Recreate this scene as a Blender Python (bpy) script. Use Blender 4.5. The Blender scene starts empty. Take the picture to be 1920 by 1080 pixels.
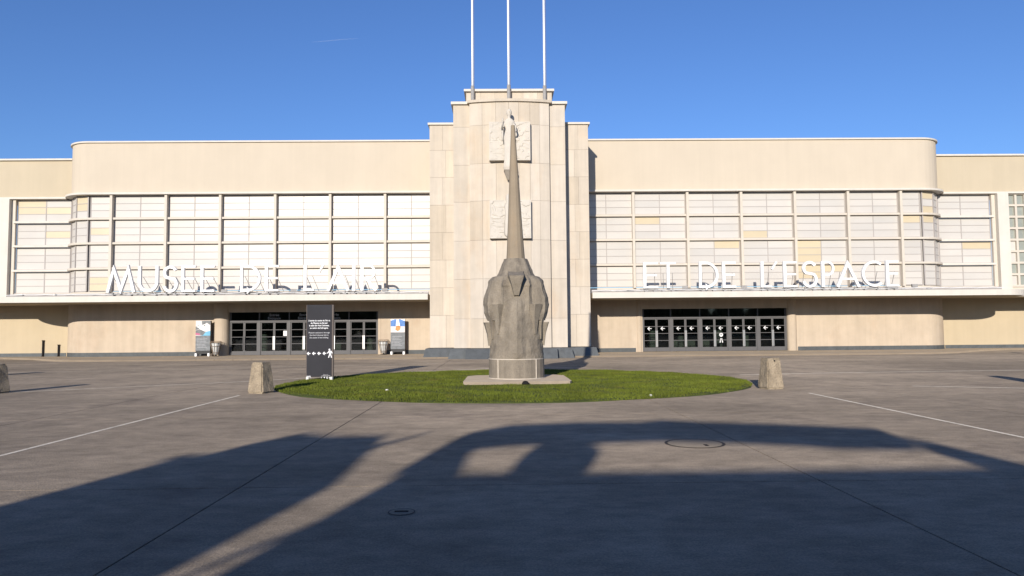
import bpy, bmesh, math, random
from mathutils import Vector, Matrix, noise
random.seed(7)
R = math.radians
scn = bpy.context.scene
col = scn.collection

# ------------------------------------------------------------------ camera
F, YAW, PITCH, ROLL, EYE = 1345.0, .01542, .0573, .0086, 1.6
fw = Vector((math.sin(YAW)*math.cos(PITCH), math.cos(YAW)*math.cos(PITCH), math.sin(PITCH)))
r0 = Vector((math.cos(YAW), -math.sin(YAW), 0)); u0 = r0.cross(fw)
rt = r0*math.cos(ROLL) - u0*math.sin(ROLL); up = u0*math.cos(ROLL) + r0*math.sin(ROLL)
cam_d = bpy.data.cameras.new('camera'); cam = bpy.data.objects.new('camera', cam_d); col.objects.link(cam)
cam.matrix_world = Matrix(((rt.x, up.x, -fw.x, 0), (rt.y, up.y, -fw.y, 0), (rt.z, up.z, -fw.z, EYE), (0, 0, 0, 1)))
cam_d.sensor_width = 36; cam_d.lens = F/1920*36; cam_d.clip_end = 6000; cam_d.clip_start = .05
scn.camera = cam

# ------------------------------------------------------------------ light
SA, SB = .24, .268                      # per metre northwards the light moves SA east and SB down
sun_dir = Vector((SA, 1, -SB)).normalized()
EL = math.atan(SB/math.hypot(1, SA)); AZ = math.atan2(-SA, -1)
world = bpy.data.worlds.new('World'); scn.world = world; world.use_nodes = True
nt = world.node_tree; bg = nt.nodes['Background']
sky = nt.nodes.new('ShaderNodeTexSky'); sky.sky_type = 'NISHITA'; sky.sun_disc = False
sky.sun_elevation = EL; sky.sun_rotation = AZ % (2*math.pi)
sky.altitude = 60; sky.air_density = 1.0; sky.dust_density = 0.25; sky.ozone_density = 3.0
tint = nt.nodes.new('ShaderNodeMix'); tint.data_type = 'RGBA'; tint.blend_type = 'MULTIPLY'; tint.inputs[0].default_value = 1
tint.inputs[7].default_value = (.88, 1.12, 1.62, 1); nt.links.new(sky.outputs[0], tint.inputs[6]); nt.links.new(tint.outputs[2], bg.inputs[0]); bg.inputs[1].default_value = .075
sl = bpy.data.lights.new('sun', 'SUN'); sl.energy = 4.3; sl.angle = R(.45); sl.color = (1, .92, .81)
so = bpy.data.objects.new('sun', sl); col.objects.link(so)
so.rotation_euler = sun_dir.to_track_quat('-Z', 'Y').to_euler(); so.location = (-20, -80, 40)
scn.view_settings.view_transform = 'Standard'; scn.view_settings.look = 'None'
scn.view_settings.gamma = 1; scn.view_settings.use_curve_mapping = False
scn.view_settings.exposure = .35
scn.cycles.use_denoising = True; scn.cycles.max_bounces = 6

# ------------------------------------------------------------------ materials
def mat(name, base, rough=.85, var=.12, scale=1.2, bump=.0, bscale=60, objvar=0., objhue=None, streak=0., spec=.3,
        metal=0., speck=0., stain=None, stretch=(1, 1, 1), diffr=0., patch=0.):
    m = bpy.data.materials.new(name); m.use_nodes = True; n = m.node_tree.nodes; L = m.node_tree.links
    b = n['Principled BSDF']; b.inputs['Roughness'].default_value = rough; b.inputs['Metallic'].default_value = metal
    b.inputs['Specular IOR Level'].default_value = spec; b.inputs['Diffuse Roughness'].default_value = diffr
    geo = n.new('ShaderNodeNewGeometry')
    def mapped(s):
        mp = n.new('ShaderNodeMapping'); mp.inputs['Scale'].default_value = s; L.new(geo.outputs['Position'], mp.inputs[0]); return mp.outputs[0]
    def nz(sc, det, vec, rg=.6):
        t = n.new('ShaderNodeTexNoise'); t.inputs['Scale'].default_value = sc; t.inputs['Detail'].default_value = det
        t.inputs['Roughness'].default_value = rg; L.new(vec, t.inputs['Vector']); return t.outputs[0]
    def rng(v, a, b_, c, d):
        t = n.new('ShaderNodeMapRange'); t.inputs[1].default_value = a; t.inputs[2].default_value = b_
        t.inputs[3].default_value = c; t.inputs[4].default_value = d; L.new(v, t.inputs[0]); return t.outputs[0]
    def mul(a, c):
        t = n.new('ShaderNodeMath'); t.operation = 'MULTIPLY'; L.new(a, t.inputs[0]); L.new(c, t.inputs[1]); return t.outputs[0]
    f = rng(nz(scale, 6, mapped(stretch)), .3, .7, 1-var, 1+var)
    if streak: f = mul(f, rng(nz(1, 5, mapped((2.6, 2.6, .12))), .35, .65, 1-streak, 1+streak*.5))
    if speck: f = mul(f, rng(nz(bscale*1.3, 3, mapped((1, 1, 1)), .8), .3, .7, 1-speck, 1+speck))
    if patch: f = mul(f, rng(nz(2.6, 8, mapped((.8, 1.25, 1)), .78), .35, .65, 1-patch, 1+patch)); f = mul(f, rng(nz(.13, 3, mapped((1, 1, 1))), .35, .65, 1-patch*.7, 1+patch*.7))
    oi = n.new('ShaderNodeObjectInfo')
    if objvar: f = mul(f, rng(oi.outputs['Random'], 0, 1, 1-objvar, 1+objvar))
    col1 = n.new('ShaderNodeRGB'); col1.outputs[0].default_value = (*base, 1); src = col1.outputs[0]
    if objhue:
        w = n.new('ShaderNodeTexWhiteNoise'); w.noise_dimensions = '1D'; L.new(oi.outputs['Random'], w.inputs['W'])
        mx = n.new('ShaderNodeMix'); mx.data_type = 'RGBA'; L.new(w.outputs[0], mx.inputs[0])
        L.new(src, mx.inputs[6]); mx.inputs[7].default_value = (*objhue, 1); src = mx.outputs[2]
    if stain:
        k = rng(nz(stain[1], 5, mapped((1, 1, .5))), .55, .72, 0, stain[2])
        mx = n.new('ShaderNodeMix'); mx.data_type = 'RGBA'; L.new(k, mx.inputs[0]); L.new(src, mx.inputs[6])
        mx.inputs[7].default_value = (*stain[0], 1); src = mx.outputs[2]
    vm = n.new('ShaderNodeVectorMath'); vm.operation = 'SCALE'; L.new(src, vm.inputs[0]); L.new(f, vm.inputs['Scale'])
    L.new(vm.outputs[0], b.inputs['Base Color'])
    if bump:
        bp = n.new('ShaderNodeBump'); bp.inputs['Strength'].default_value = bump; bp.inputs['Distance'].default_value = .02
        L.new(nz(bscale, 5, mapped((1, 1, 1))), bp.inputs['Height']); L.new(bp.outputs[0], b.inputs['Normal'])
    return m

def glass(name, tint, refl=.0):
    m = bpy.data.materials.new(name); m.use_nodes = True; n = m.node_tree.nodes; L = m.node_tree.links
    n.remove(n['Principled BSDF']); out = n['Material Output']
    tr = n.new('ShaderNodeBsdfTransparent'); tr.inputs[0].default_value = (*tint, 1)
    gl = n.new('ShaderNodeBsdfGlossy'); gl.inputs['Roughness'].default_value = .03
    fr = n.new('ShaderNodeFresnel'); fr.inputs[0].default_value = 1.5
    ad = n.new('ShaderNodeMath'); ad.operation = 'ADD'; L.new(fr.outputs[0], ad.inputs[0]); ad.inputs[1].default_value = refl
    mx = n.new('ShaderNodeMixShader'); L.new(ad.outputs[0], mx.inputs[0]); L.new(tr.outputs[0], mx.inputs[1]); L.new(gl.outputs[0], mx.inputs[2])
    L.new(mx.outputs[0], out.inputs[0]); return m

M = dict(
 concrete=mat('apron_concrete', (.212, .172, .130), .9, .20, .45, .5, 40, objvar=.05, speck=.34, stretch=(.8, 1.2, 1), stain=((.125, .10, .08), .5, .75), patch=.26, diffr=.6),
 tar=mat('joint_tar', (.06, .052, .045), .9, .2, 3),
 pave=mat('pavement_concrete', (.27, .215, .155), .9, .12, .8, .3, 40, speck=.1, diffr=.6),
 lawn_soil=mat('lawn_soil', (.06, .075, .018), .95, .35, 1.2),
 grass=mat('grass_blades', (.105, .128, .010), .7, .35, .9, stain=((.135, .115, .022), 1.1, .7)),
 paint=mat('worn_white_paint', (.50, .45, .38), .9, .2, 3.5, .4, 40, speck=.3, diffr=.6, stain=((.22, .20, .17), 2.2, .85)),
 stucco=mat('cream_stucco', (.525, .455, .36), .9, .03, .5, .08, 80, streak=.022),
 stucco2=mat('yellow_stucco', (.485, .40, .275), .9, .04, .6, .08, 80, streak=.03),
 stucco3=mat('outer_cream_stucco', (.475, .405, .295), .9, .03, .5, .08, 80, streak=.025),
 wallstone=mat('peach_wall_render', (.50, .412, .315), .9, .07, 1.1, .1, 60, streak=.07, stain=((.42, .31, .22), .8, .35)),
 lime=mat('limestone_slab', (.50, .43, .34), .85, .05, 1.6, .12, 50, objvar=.055, objhue=(.545, .485, .41), streak=.09, stain=((.50, .37, .25), .6, .4)),
 joint=mat('stone_joint', (.37, .31, .235), .95, .1, 3),
 relief=mat('carved_limestone', (.54, .495, .43), .85, .05, 3, .2, 60, streak=.04),
 granite=mat('blue_grey_granite', (.095, .103, .107), .7, .18, 3, .1, 90, objvar=.12, speck=.25),
 white=mat('white_painted_concrete', (.59, .55, .485), .7, .04, 1.5, streak=.04),
 cream=mat('cream_mullion', (.55, .495, .42), .7, .04, 2),
 bar=mat('thin_glazing_bar', (.36, .33, .31), .6, .05, 2),
 pane=mat('opal_pane', (.50, .478, .445), .3, .05, .22, objvar=.035, objhue=(.53, .50, .46), spec=.25),
 paney=mat('yellowed_pane', (.54, .455, .31), .3, .03, .8, objvar=.04, spec=.5),
 letter=mat('white_enamel', (.82, .82, .82), .35, .02, 2),
 steel=mat('grey_galvanised', (.30, .29, .28), .7, .1, 5, spec=.15),
 dframe=mat('grey_door_frame', (.105, .102, .104), .6, .05, 3),
 handle=mat('steel_handle', (.55, .54, .52), .3, .04, 5, metal=.6),
 black=mat('black_panel', (.02, .02, .022), .5, .1, 4),
 charcoal=mat('charcoal_sign_face', (.032, .032, .037), .7, .1, 1.5, spec=.15),
 brownedge=mat('sign_edge', (.10, .08, .07), .6, .1, 3),
 print=mat('white_print', (.74, .74, .75), .6, .02, 3),
 printdim=mat('dim_white_print', (.45, .45, .47), .6, .02, 3),
 mono=mat('grey_monument_concrete', (.25, .213, .165), .95, .16, 2.2, .7, 40, speck=.30, streak=.20, stain=((.13, .11, .09), 2.4, .7)),
 spire=mat('buff_spire_stone', (.28, .225, .16), .9, .08, 1.4, .3, 40, speck=.08, stain=((.33, .24, .15), 1.8, .6)),
 mortar=mat('pale_mortar', (.50, .44, .36), .9, .12, 6),
 slab=mat('pale_plinth_slab', (.34, .28, .21), .9, .12, 1.8, .3, 40, speck=.15, diffr=.6),
 bollard=mat('weathered_bollard', (.31, .25, .175), .95, .24, 4, .9, 30, speck=.4, stain=((.11, .09, .065), 3.5, .85)),
 pole=mat('white_flagpole', (.80, .80, .80), .3, .02, 2),
 lobby=mat('lobby_wall', (.34, .35, .30), .8, .2, .8),
 lobbyfloor=mat('lobby_floor', (.12, .10, .085), .4, .1, 1),
 lobbycol=mat('lobby_column', (.20, .22, .18), .7, .1, 1),
 dglass=glass('door_glass', (.58, .62, .61)),
 gglass=mat('greenish_glass', (.27, .285, .25), .2, .1, 1.5, objvar=.12, spec=.6),
 bag=mat('clear_bin_bag', (.52, .52, .50), .4, .15, 9),
 wire=mat('brown_wire', (.20, .15, .11), .6, .1, 9),
 pink=mat('poster_pink', (.45, .12, .22), .6, .15, 3), cyan=mat('poster_cyan', (.16, .42, .60), .6, .15, 3),
 blue=mat('poster_blue', (.10, .22, .52), .6, .25, 6), pale=mat('poster_pale', (.66, .62, .62), .6, .08, 4),
 pgrey=mat('poster_grey', (.17, .18, .19), .6, .3, 6), orange=mat('poster_orange', (.55, .24, .08), .6, .25, 8),
 shop=mat('plain_render', (.40, .38, .35), .9, .08, 1), dark=mat('dark_iron', (.02, .018, .018), .8, .1, 5, spec=.1),
 bark=mat('tree_bark', (.09, .07, .05), .95, .2, 6), scrap=mat('pale_scrap', (.7, .68, .62), .8, .1, 9),
 manhole=mat('manhole_concrete', (.20, .165, .125), .9, .12, 3, .4, 40, speck=.15, diffr=.6),
)
M['cloudwisp'] = (lambda m: m)(bpy.data.materials.new('contrail_vapour'))
_m = M['cloudwisp']; _m.use_nodes = True; _n = _m.node_tree.nodes; _L = _m.node_tree.links; _b = _n['Principled BSDF']
_b.inputs['Base Color'].default_value = (.8, .8, .8, 1); _b.inputs['Alpha']  .default_value = .045; _b.inputs['Roughness'].default_value = 1

# ------------------------------------------------------------------ mesh helpers
class MB:
    def __init__(s): s.v = []; s.f = []
    def add(s, vs, fs):
        o = len(s.v); s.v += [tuple(p) for p in vs]; s.f += [tuple(i+o for i in f) for f in fs]; return s
    def box(s, x0, x1, y0, y1, z0, z1):
        return s.add([(x0,y0,z0),(x1,y0,z0),(x1,y1,z0),(x0,y1,z0),(x0,y0,z1),(x1,y0,z1),(x1,y1,z1),(x0,y1,z1)],
                     [(0,3,2,1),(4,5,6,7),(0,1,5,4),(1,2,6,5),(2,3,7,6),(3,0,4,7)])
    def prism(s, pts, z0, z1, top=None):        # pts counter-clockwise seen from above; top: other outline
        n = len(pts); t = top or pts
        return s.add([(x,y,z0) for x,y in pts]+[(x,y,z1) for x,y in t],
            [tuple(range(n-1,-1,-1)), tuple(range(n,2*n))]+[(i,(i+1)%n,n+(i+1)%n,n+i) for i in range(n)])
    def loft(s, rings, caps=True):
        n = len(rings[0]); vs = [p for r in rings for p in r]; fs = []
        for k in range(len(rings)-1):
            for i in range(n): fs.append((k*n+i, k*n+(i+1)%n, (k+1)*n+(i+1)%n, (k+1)*n+i))
        if caps: fs += [tuple(range(n-1,-1,-1)), tuple((len(rings)-1)*n+i for i in range(n))]
        return s.add(vs, fs)
    def lathe(s, prof, cx=0, cy=0, n=16, ph=0):
        return s.loft([[(cx+r*math.cos(ph+2*math.pi*i/n), cy+r*math.sin(ph+2*math.pi*i/n), z) for i in range(n)] for r, z in prof])
    def tube(s, pts, rad, n=6):
        pts = [Vector(p) for p in pts]; rings = []
        for i, p in enumerate(pts):
            d = (pts[min(i+1,len(pts)-1)]-pts[max(i-1,0)]).normalized()
            a = d.cross(Vector((0,0,1)) if abs(d.z) < .9 else Vector((1,0,0))).normalized(); b = a.cross(d)
            r_ = rad[i] if isinstance(rad, (list, tuple)) else rad
            rings.append([p+(a*math.cos(2*math.pi*k/n)+b*math.sin(2*math.pi*k/n))*r_ for k in range(n)])
        return s.loft(rings)
    def stroke(s, pts, w, y0, y1, closed=False):      # ribbon in the XZ plane, extruded along Y
        n = len(pts); A = []; B = []
        for i in range(n):
            p = Vector(pts[i]); a = Vector(pts[i-1]) if (i or closed) else None; c = Vector(pts[(i+1)%n]) if (i < n-1 or closed) else None
            d1 = (p-a).normalized() if a is not None else None; d2 = (c-p).normalized() if c is not None else None
            if d1 is None: d1 = d2
            if d2 is None: d2 = d1
            n1 = Vector((-d1.y, d1.x)); n2 = Vector((-d2.y, d2.x)); m = (n1+n2)
            m = n1 if m.length < 1e-4 else m.normalized(); k = w/2/max(.33, m.dot(n1))
            A.append(p+m*k); B.append(p-m*k)
        vs = [(q.x,y0,q.y) for q in A]+[(q.x,y0,q.y) for q in B]+[(q.x,y1,q.y) for q in A]+[(q.x,y1,q.y) for q in B]
        fs = []
        for i in range(n if closed else n-1):
            j = (i+1) % n
            fs += [(i,j,n+j,n+i), (2*n+i,3*n+i,3*n+j,2*n+j), (i,2*n+i,2*n+j,j), (n+i,n+j,3*n+j,3*n+i)]
        if not closed: fs += [(0,n,3*n,2*n), (n-1,3*n-1,4*n-1,2*n-1)]
        return s.add(vs, fs)

WP = {}
def link(o, parent=None, loc=(0,0,0)):
    col.objects.link(o); loc = Vector(loc)
    if parent is not None:
        o.parent = parent; o.location = loc-WP[parent.name]
    else: o.location = loc
    WP[o.name] = loc; return o
def tag(o, label=None, cat=None, group=None, kind=None):
    if label: o['label'] = label
    if cat: o['category'] = cat
    if group: o['group'] = group
    if kind: o['kind'] = kind
    return o
def thing(name, loc, label, cat, group=None):
    return tag(link(bpy.data.objects.new(name, None), None, loc), label, cat, group)
def fixn(me):
    bm = bmesh.new(); bm.from_mesh(me); bmesh.ops.recalc_face_normals(bm, faces=bm.faces); bm.to_mesh(me); bm.free()
def mesh_of(mb, name, m, smooth=False):
    me = bpy.data.meshes.new(name); me.from_pydata(mb.v, [], mb.f); fixn(me); me.materials.append(M[m] if isinstance(m, str) else m)
    if smooth: me.polygons.foreach_set('use_smooth', [True]*len(me.polygons))
    return me
def build(name, mb, m, parent=None, smooth=False, bevel=0):
    xs = [p[0] for p in mb.v]; ys = [p[1] for p in mb.v]; z0 = min(p[2] for p in mb.v)
    c = Vector(((min(xs)+max(xs))/2, (min(ys)+max(ys))/2, z0))
    mb.v = [(p[0]-c.x, p[1]-c.y, p[2]-c.z) for p in mb.v]
    o = link(bpy.data.objects.new(name, mesh_of(mb, name, m, smooth)), parent, c)
    if bevel:
        bv = o.modifiers.new('bevel', 'BEVEL'); bv.width = bevel; bv.segments = 2; bv.limit_method = 'ANGLE'
    return o
def bx(name, m, parent, *b, **k): return build(name, MB().box(*b), m, parent, **k)
BOX = {}
def piece(name, m, parent, x0, x1, y0, y1, z0, z1, rz=0):      # box piece sharing mesh data between alike pieces
    key = (m, round(x1-x0, 3), round(y1-y0, 3), round(z1-z0, 3))
    if key not in BOX:
        BOX[key] = mesh_of(MB().box(-key[1]/2, key[1]/2, -key[2]/2, key[2]/2, 0, key[3]), name, m)
    o = link(bpy.data.objects.new(name, BOX[key]), parent, ((x0+x1)/2, (y0+y1)/2, z0)); o.rotation_euler.z = rz; return o
def text(s, size, x, y, z, m, parent, align='CENTER', name='lettering', wide=1., bold=0.):
    cu = bpy.data.curves.new('t', 'FONT'); cu.body = s; cu.size = size; cu.align_x = align; cu.space_line = 1.0; cu.offset = bold; cu.resolution_u = 3
    t = bpy.data.objects.new('t', cu); col.objects.link(t)
    bpy.context.view_layer.update()
    me = bpy.data.meshes.new_from_object(t.evaluated_get(bpy.context.evaluated_depsgraph_get()))
    bpy.data.objects.remove(t); me.transform(Matrix.Diagonal((wide, 1, 1, 1))); me.transform(Matrix.Rotation(R(90), 4, 'X'))
    me.materials.clear(); me.materials.append(M[m]); me.name = name
    return link(bpy.data.objects.new(name, me), parent, (x, y, z))

CX = .55
# ------------------------------------------------------------------ ground
g = tag(bx('ground', 'concrete', None, -900, 900, -600, 1500, -.6, -.03), kind='structure')
WP[g.name] = Vector(g.location)
bed = build('joint_filler', MB().box(-57, 57.6, -17, 40.05, -.0295, -.022), 'tar', g)
rows = [-16.5+6*i for i in range(10)]
for i in range(19):
    for j in range(10):
        x = -56.7+6*i; y = rows[j]; y1 = y+6 if j < 9 else 40.02
        if x > 57: continue
        piece('concrete_slab', 'concrete', g, x+.009, x+6-.009, y+.009, y1-.009, -.02, 0)
# pavement in front of the building, rounded back at both ends
def half_outline(front, ends):
    return front
pv = [(-70, 46.3), (-33.5, 46.3), (-31.5, 46.0), (-28.5, 44.2), (-25.5, 41.6), (-22.5, 40.4), (-19.5, 40.03), (20.6, 40.03), (23.6, 40.4), (26.6, 41.6), (29.6, 44.2), (32.6, 46.0), (34.6, 46.3), (71, 46.3), (71, 52), (-70, 52)]
pvo = tag(build('pavement', MB().prism(pv, -.25, .075), 'pave'), kind='structure')
for i in range(38):
    x = -18.9+i*1.02
    piece('kerb_stone', 'pave', pvo, x, x+1.005, 40.0, 40.2, -.2, .083)
# painted lines (worn), each a thin sheet on the slabs
def line(pts, w):
    mb = MB()
    for (a, b) in zip(pts[:-1], pts[1:]):
        a = Vector(a); b = Vector(b); d = (b-a).normalized(); q = Vector((-d.y, d.x))*w/2
        vs = [a+q, a-q, b-q, b+q]; mb.add([(v.x, v.y, .004) for v in vs], [(0,1,2,3)])
    return tag(build('painted_line', mb, 'paint'), kind='structure')
line([(-6.57, -6), (-6.57, 18.2)], .075)
line([(7.40, 2), (7.40, 17.3)], .075)
line([(-32, 9.0), (-13.2, 19.9), (-8.3, 23.1), (-3.0, 27.9), (0, 29.6), (3.5, 29.6)], .11)
line([(8.0, 24.1), (11.7, 24.7), (14.5, 24.9), (32, 26.0)], .13)
line([(10.9, 19.0), (16.5, 16.6)], .12)
line([(-30, 27.5), (-14, 30.8), (-3, 34.5)], .08)
# manhole covers
def manhole(x, y, r, label, inner):
    t = thing('manhole_cover', (x, y, 0), label, 'manhole cover')
    n = 40
    build('ring', MB().add([(x+rr*math.cos(2*math.pi*i/n), y+rr*math.sin(2*math.pi*i/n), .005) for rr in (r, r*.9) for i in range(n)],
          [(i, (i+1)%n, n+(i+1)%n, n+i) for i in range(n)]), 'tar', t)
    build('lid', MB().lathe([(r*.895, .001), (r*.89, .006)], x, y, 32), inner, t)
    if r < .3:
        build('lifting_bar', MB().box(x-r*.5, x+r*.5, y-.012, y+.012, .0062, .012), 'dark', t)
    else:
        build('lifting_slot', MB().box(x+r*.2, x+r*.32, y-r*.6, y-r*.3, .0062, .009), 'dark', t)
manhole(2.66, 9.98, .41, 'large round manhole cover with dark rim in the concrete forecourt, right of centre', 'manhole')
manhole(-.89, 6.43, .12, 'small round iron cover in the shaded concrete at the bottom centre', 'manhole')

# lawn -------------------------------------------------------------
LX, LY, LA, LB = .35, 21.7, 6.9, 6.1
n = 96
def lawn_r(t): return 1+.008*math.sin(7*t)+.006*math.sin(13*t+1)
ring = lambda k, z: [(LX+LA*k*lawn_r(2*math.pi*i/n)*math.cos(2*math.pi*i/n), LY+LB*k*lawn_r(2*math.pi*i/n)*math.sin(2*math.pi*i/n), z) for i in range(n)]
tag(build('lawn', MB().loft([ring(1, .001), ring(.995, .02), ring(.97, .035), ring(.6, .045), ring(.05, .045)]), 'lawn_soil', smooth=True), kind='structure')
import numpy as np
rs = np.random.RandomState(3)
N = 170000
a = rs.rand(N)*2*np.pi; k = np.sqrt(rs.rand(N))
x = LX+LA*k*np.cos(a)*1.0; y = LY+LB*k*np.sin(a)
keep = ~((np.abs(x-.43) < 1.5) & (np.abs(y-21.6) < 1.4)); x = x[keep]; y = y[keep]; kk = k[keep]; N = len(x)
h = (.028+.03*rs.rand(N))*(.75+.5*np.sin(x*1.7+np.cos(y*1.3)*2)**2); ang = rs.rand(N)*np.pi; w = .006+.006*rs.rand(N)
dx = np.cos(ang)*w; dy = np.sin(ang)*w; lx = (rs.rand(N)-.5)*.05; ly = (rs.rand(N)-.5)*.05
z0 = np.where(kk > .97, .012, .03)
V = np.stack([np.stack([x-dx, y-dy, z0], 1), np.stack([x+dx, y+dy, z0], 1), np.stack([x+lx, y+ly, z0+h], 1)], 1).reshape(-1, 3)
me = bpy.data.meshes.new('grass'); me.vertices.add(3*N); me.vertices.foreach_set('co', V.ravel().astype(np.float32))
me.loops.add(3*N); me.loops.foreach_set('vertex_index', np.arange(3*N, dtype=np.int32)); me.polygons.add(N)
me.polygons.foreach_set('loop_start', np.arange(0, 3*N, 3, dtype=np.int32)); me.update(calc_edges=True); me.materials.append(M['grass'])
tag(link(bpy.data.objects.new('grass', me)), 'short green grass covering the oval lawn round the monument', 'grass', kind='stuff')

# ------------------------------------------------------------------ building
B = thing('terminal_building', (CX, 46, 0), 'long cream art deco terminal with stepped central tower and rounded glazed wings', 'building')
XL, XR, YW, RC = -28.3, 29.4, 46.0, 1.85
def path(off, side, x_in, yend=48.3):
    """outline of the facade from the tower out to a rounded corner and back; off > 0 comes forward"""
    c = XL+RC if side < 0 else XR-RC; pts = [(x_in, YW-off), (c, YW-off)]
    for i in range(1, 11):
        t = math.pi/2*i/10; pts.append((c+side*(RC+off)*math.sin(t), YW+RC-(RC+off)*math.cos(t)))
    pts.append((c+side*(RC+off), yend)); return pts
def band(name, m, off, thick, z0, z1, side, x_in, yend=48.3, parent=B):
    o = path(off, side, x_in, yend); i_ = path(off-thick, side, x_in, yend)
    mb = MB(); n_ = len(o)
    mb.add([(p[0], p[1], z) for z in (z0, z1) for p in o]+[(p[0], p[1], z) for z in (z0, z1) for p in i_],
           [(k_, k_+1, n_+k_+1, n_+k_) for k_ in range(n_-1)]+[(2*n_+k_, 3*n_+k_, 3*n_+k_+1, 2*n_+k_+1) for k_ in range(n_-1)] +
           [(k_, 2*n_+k_, 2*n_+k_+1, k_+1) for k_ in range(n_-1)]+[(n_+k_, n_+k_+1, 3*n_+k_+1, 3*n_+k_) for k_ in range(n_-1)] +
           [(0, n_, 3*n_, 2*n_), (n_-1, 3*n_-1, 4*n_-1, 2*n_-1)])
    return build(name, mb, m, parent)
for side, xin in ((-1, -4.16), (1, 5.26)):
    band('upper_wall', 'stucco', 0, .35, 10.52, 13.8, side, xin)
    band('coping', 'white', .11, .6, 13.8, 13.90, side, xin)
    band('window_ledge', 'white', .34, .9, 10.40, 10.52, side, xin, 47.38)
    band('sill_wall', 'cream', -.02, .3, 3.8, 4.19, side, xin)
    rng_ = path(0, side, xin)
    # roof
    pts = path(-.3, side, xin, 62); pts = pts+[(xin, 62)]
    build('roof', MB().prism(pts if side > 0 else pts[::-1], 13.5, 13.7), 'shop', B)
# windows of the main front
ZR = [10.36, 8.88, 7.29, 5.68, 4.17]
FL = [-4.16, -7.41, -10.93, -14.44, -17.94, -21.4, -24.87, -26.4]
FR = [5.26, 8.59, 12.1, 15.6, 19.1, 22.58, 26.04, 27.5]
yellow = {('L',6,1,0,1),('L',6,3,0,1),('L',6,3,0,2),('R',1,1,0,0),('R',2,2,1,0),('R',3,1,0,2),('R',4,2,0,0),('R',4,2,0,1),('R',4,2,0,2),
          ('R',4,3,0,0),('R',4,3,0,1),('R',4,3,1,0),('R',6,1,0,0)}
def window(x0, x1, z0, z1, y, mid, key=None, ins=.05, barw=.035, midw=.05):
    """x0<x1; mid None or x of the middle bar"""
    mb = MB(); fr = .045
    mb.box(x0, x0+fr, y, y+.06, z0, z1); mb.box(x1-fr, x1, y, y+.06, z0, z1)
    mb.box(x0+fr, x1-fr, y+.002, y+.058, z1-fr, z1); mb.box(x0+fr, x1-fr, y+.002, y+.058, z0, z0+fr)
    if mid: mb.box(mid-midw/2, mid+midw/2, y+.004, y+.056, z0+fr, z1-fr)
    hh = (z1-z0-2*fr)/3
    spans = [(x0+fr, mid-midw/2), (mid+midw/2, x1-fr)] if mid else [(x0+fr, x1-fr)]
    for (a_, b_) in spans:
        for q in (1, 2): mb.box(a_, b_, y+.006, y+.05, z0+fr+q*hh-barw/2, z0+fr+q*hh+barw/2)
    w_ = build('window', mb, 'bar', B)
    for ci, (a_, b_) in enumerate(spans):
        for q in range(3):
            yel = key is not None and (key[0], key[1], key[2], ci, 2-q) in yellow
            piece('pane', 'paney' if yel else 'pane', w_, a_, b_, y+.025, y+.045, z0+fr+q*hh+(barw/2 if q else 0), z0+fr+(q+1)*hh-(barw/2 if q < 2 else 0))
    return w_
for S, FX, sg in (('L', FL, -1), ('R', FR, 1)):
    for i in range(7):
        xa, xb = sorted((FX[i], FX[i+1])); mid = (xa+xb)/2 if i < 6 else None
        if i == 0: mid = -5.75 if S == 'L' else 6.85
        for r_ in range(4):
            window(xa+(.08 if (i or S == 'R') else 0), xb-(.08 if (i or S == 'L') else 0), ZR[r_+1]+.07, ZR[r_]-(.07 if r_ else 0), YW+.1, mid, (S, i, r_))
    for i in range(1, 7): bx('mullion', 'cream', B, FX[i]-.08, FX[i]+.08, YW-.19, YW+.17, 4.17, 10.38)
    for r_ in (1, 2, 3):
        band('transom', 'cream', .1, .3, ZR[r_]-.065, ZR[r_]+.065, sg, FX[0], 48.2)
    band('corner_backing', 'shop', -.2, .1, 4.19, 10.38, sg, FX[6])
    # curved corner glazing: facets
    c = XL+RC if sg < 0 else XR-RC; NF = 3
    for r_ in range(4):
        z0, z1 = ZR[r_+1]+.07, ZR[r_]-(.07 if r_ else 0)
        fr = MB(); joined = MB(); yj = MB(); hh = (z1-z0)/3
        for q in range(NF):
            t0 = math.pi/2*q/NF; t1 = math.pi/2*(q+1)/NF
            P = lambda t, rr: Vector((c+sg*rr*math.sin(t), YW+RC-rr*math.cos(t)))
            for zi in range(3):
                e = .02; aa = t0+e; bb = t1-e
                vs = [P(aa, RC-.12), P(bb, RC-.12), P(bb, RC-.14), P(aa, RC-.14)]
                tgt = yj if (sg < 0 and q == 0 and r_ == 0 and zi > 0) or (sg > 0 and q == 0 and ((r_ == 0 and zi != 1) or (r_ == 1 and zi == 2))) else joined
                if sg < 0: vs = vs[::-1]
                tgt.prism([(v.x, v.y) for v in vs], z0+zi*hh+.02, z0+(zi+1)*hh-.02)
            for (ta, tb, ra, rb, za, zb) in [(t0-.02, t0+.02, RC-.06, RC-.16, z0, z1)]+[(t0+.02, t1-.02, RC-.10, RC-.15, z0+zi*hh-.02, z0+zi*hh+.02) for zi in range(4)]:
                vs = [P(ta, ra), P(tb, ra), P(tb, rb), P(ta, rb)]
                if sg < 0: vs = vs[::-1]
                fr.prism([(v.x, v.y) for v in vs], za, zb)
        w_ = build('corner_window', fr, 'bar', B)
        tag(build('pane', joined, 'pane', w_), kind='stuff')
        if yj.v: build('yellowed_pane', yj, 'paney', w_)
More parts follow.
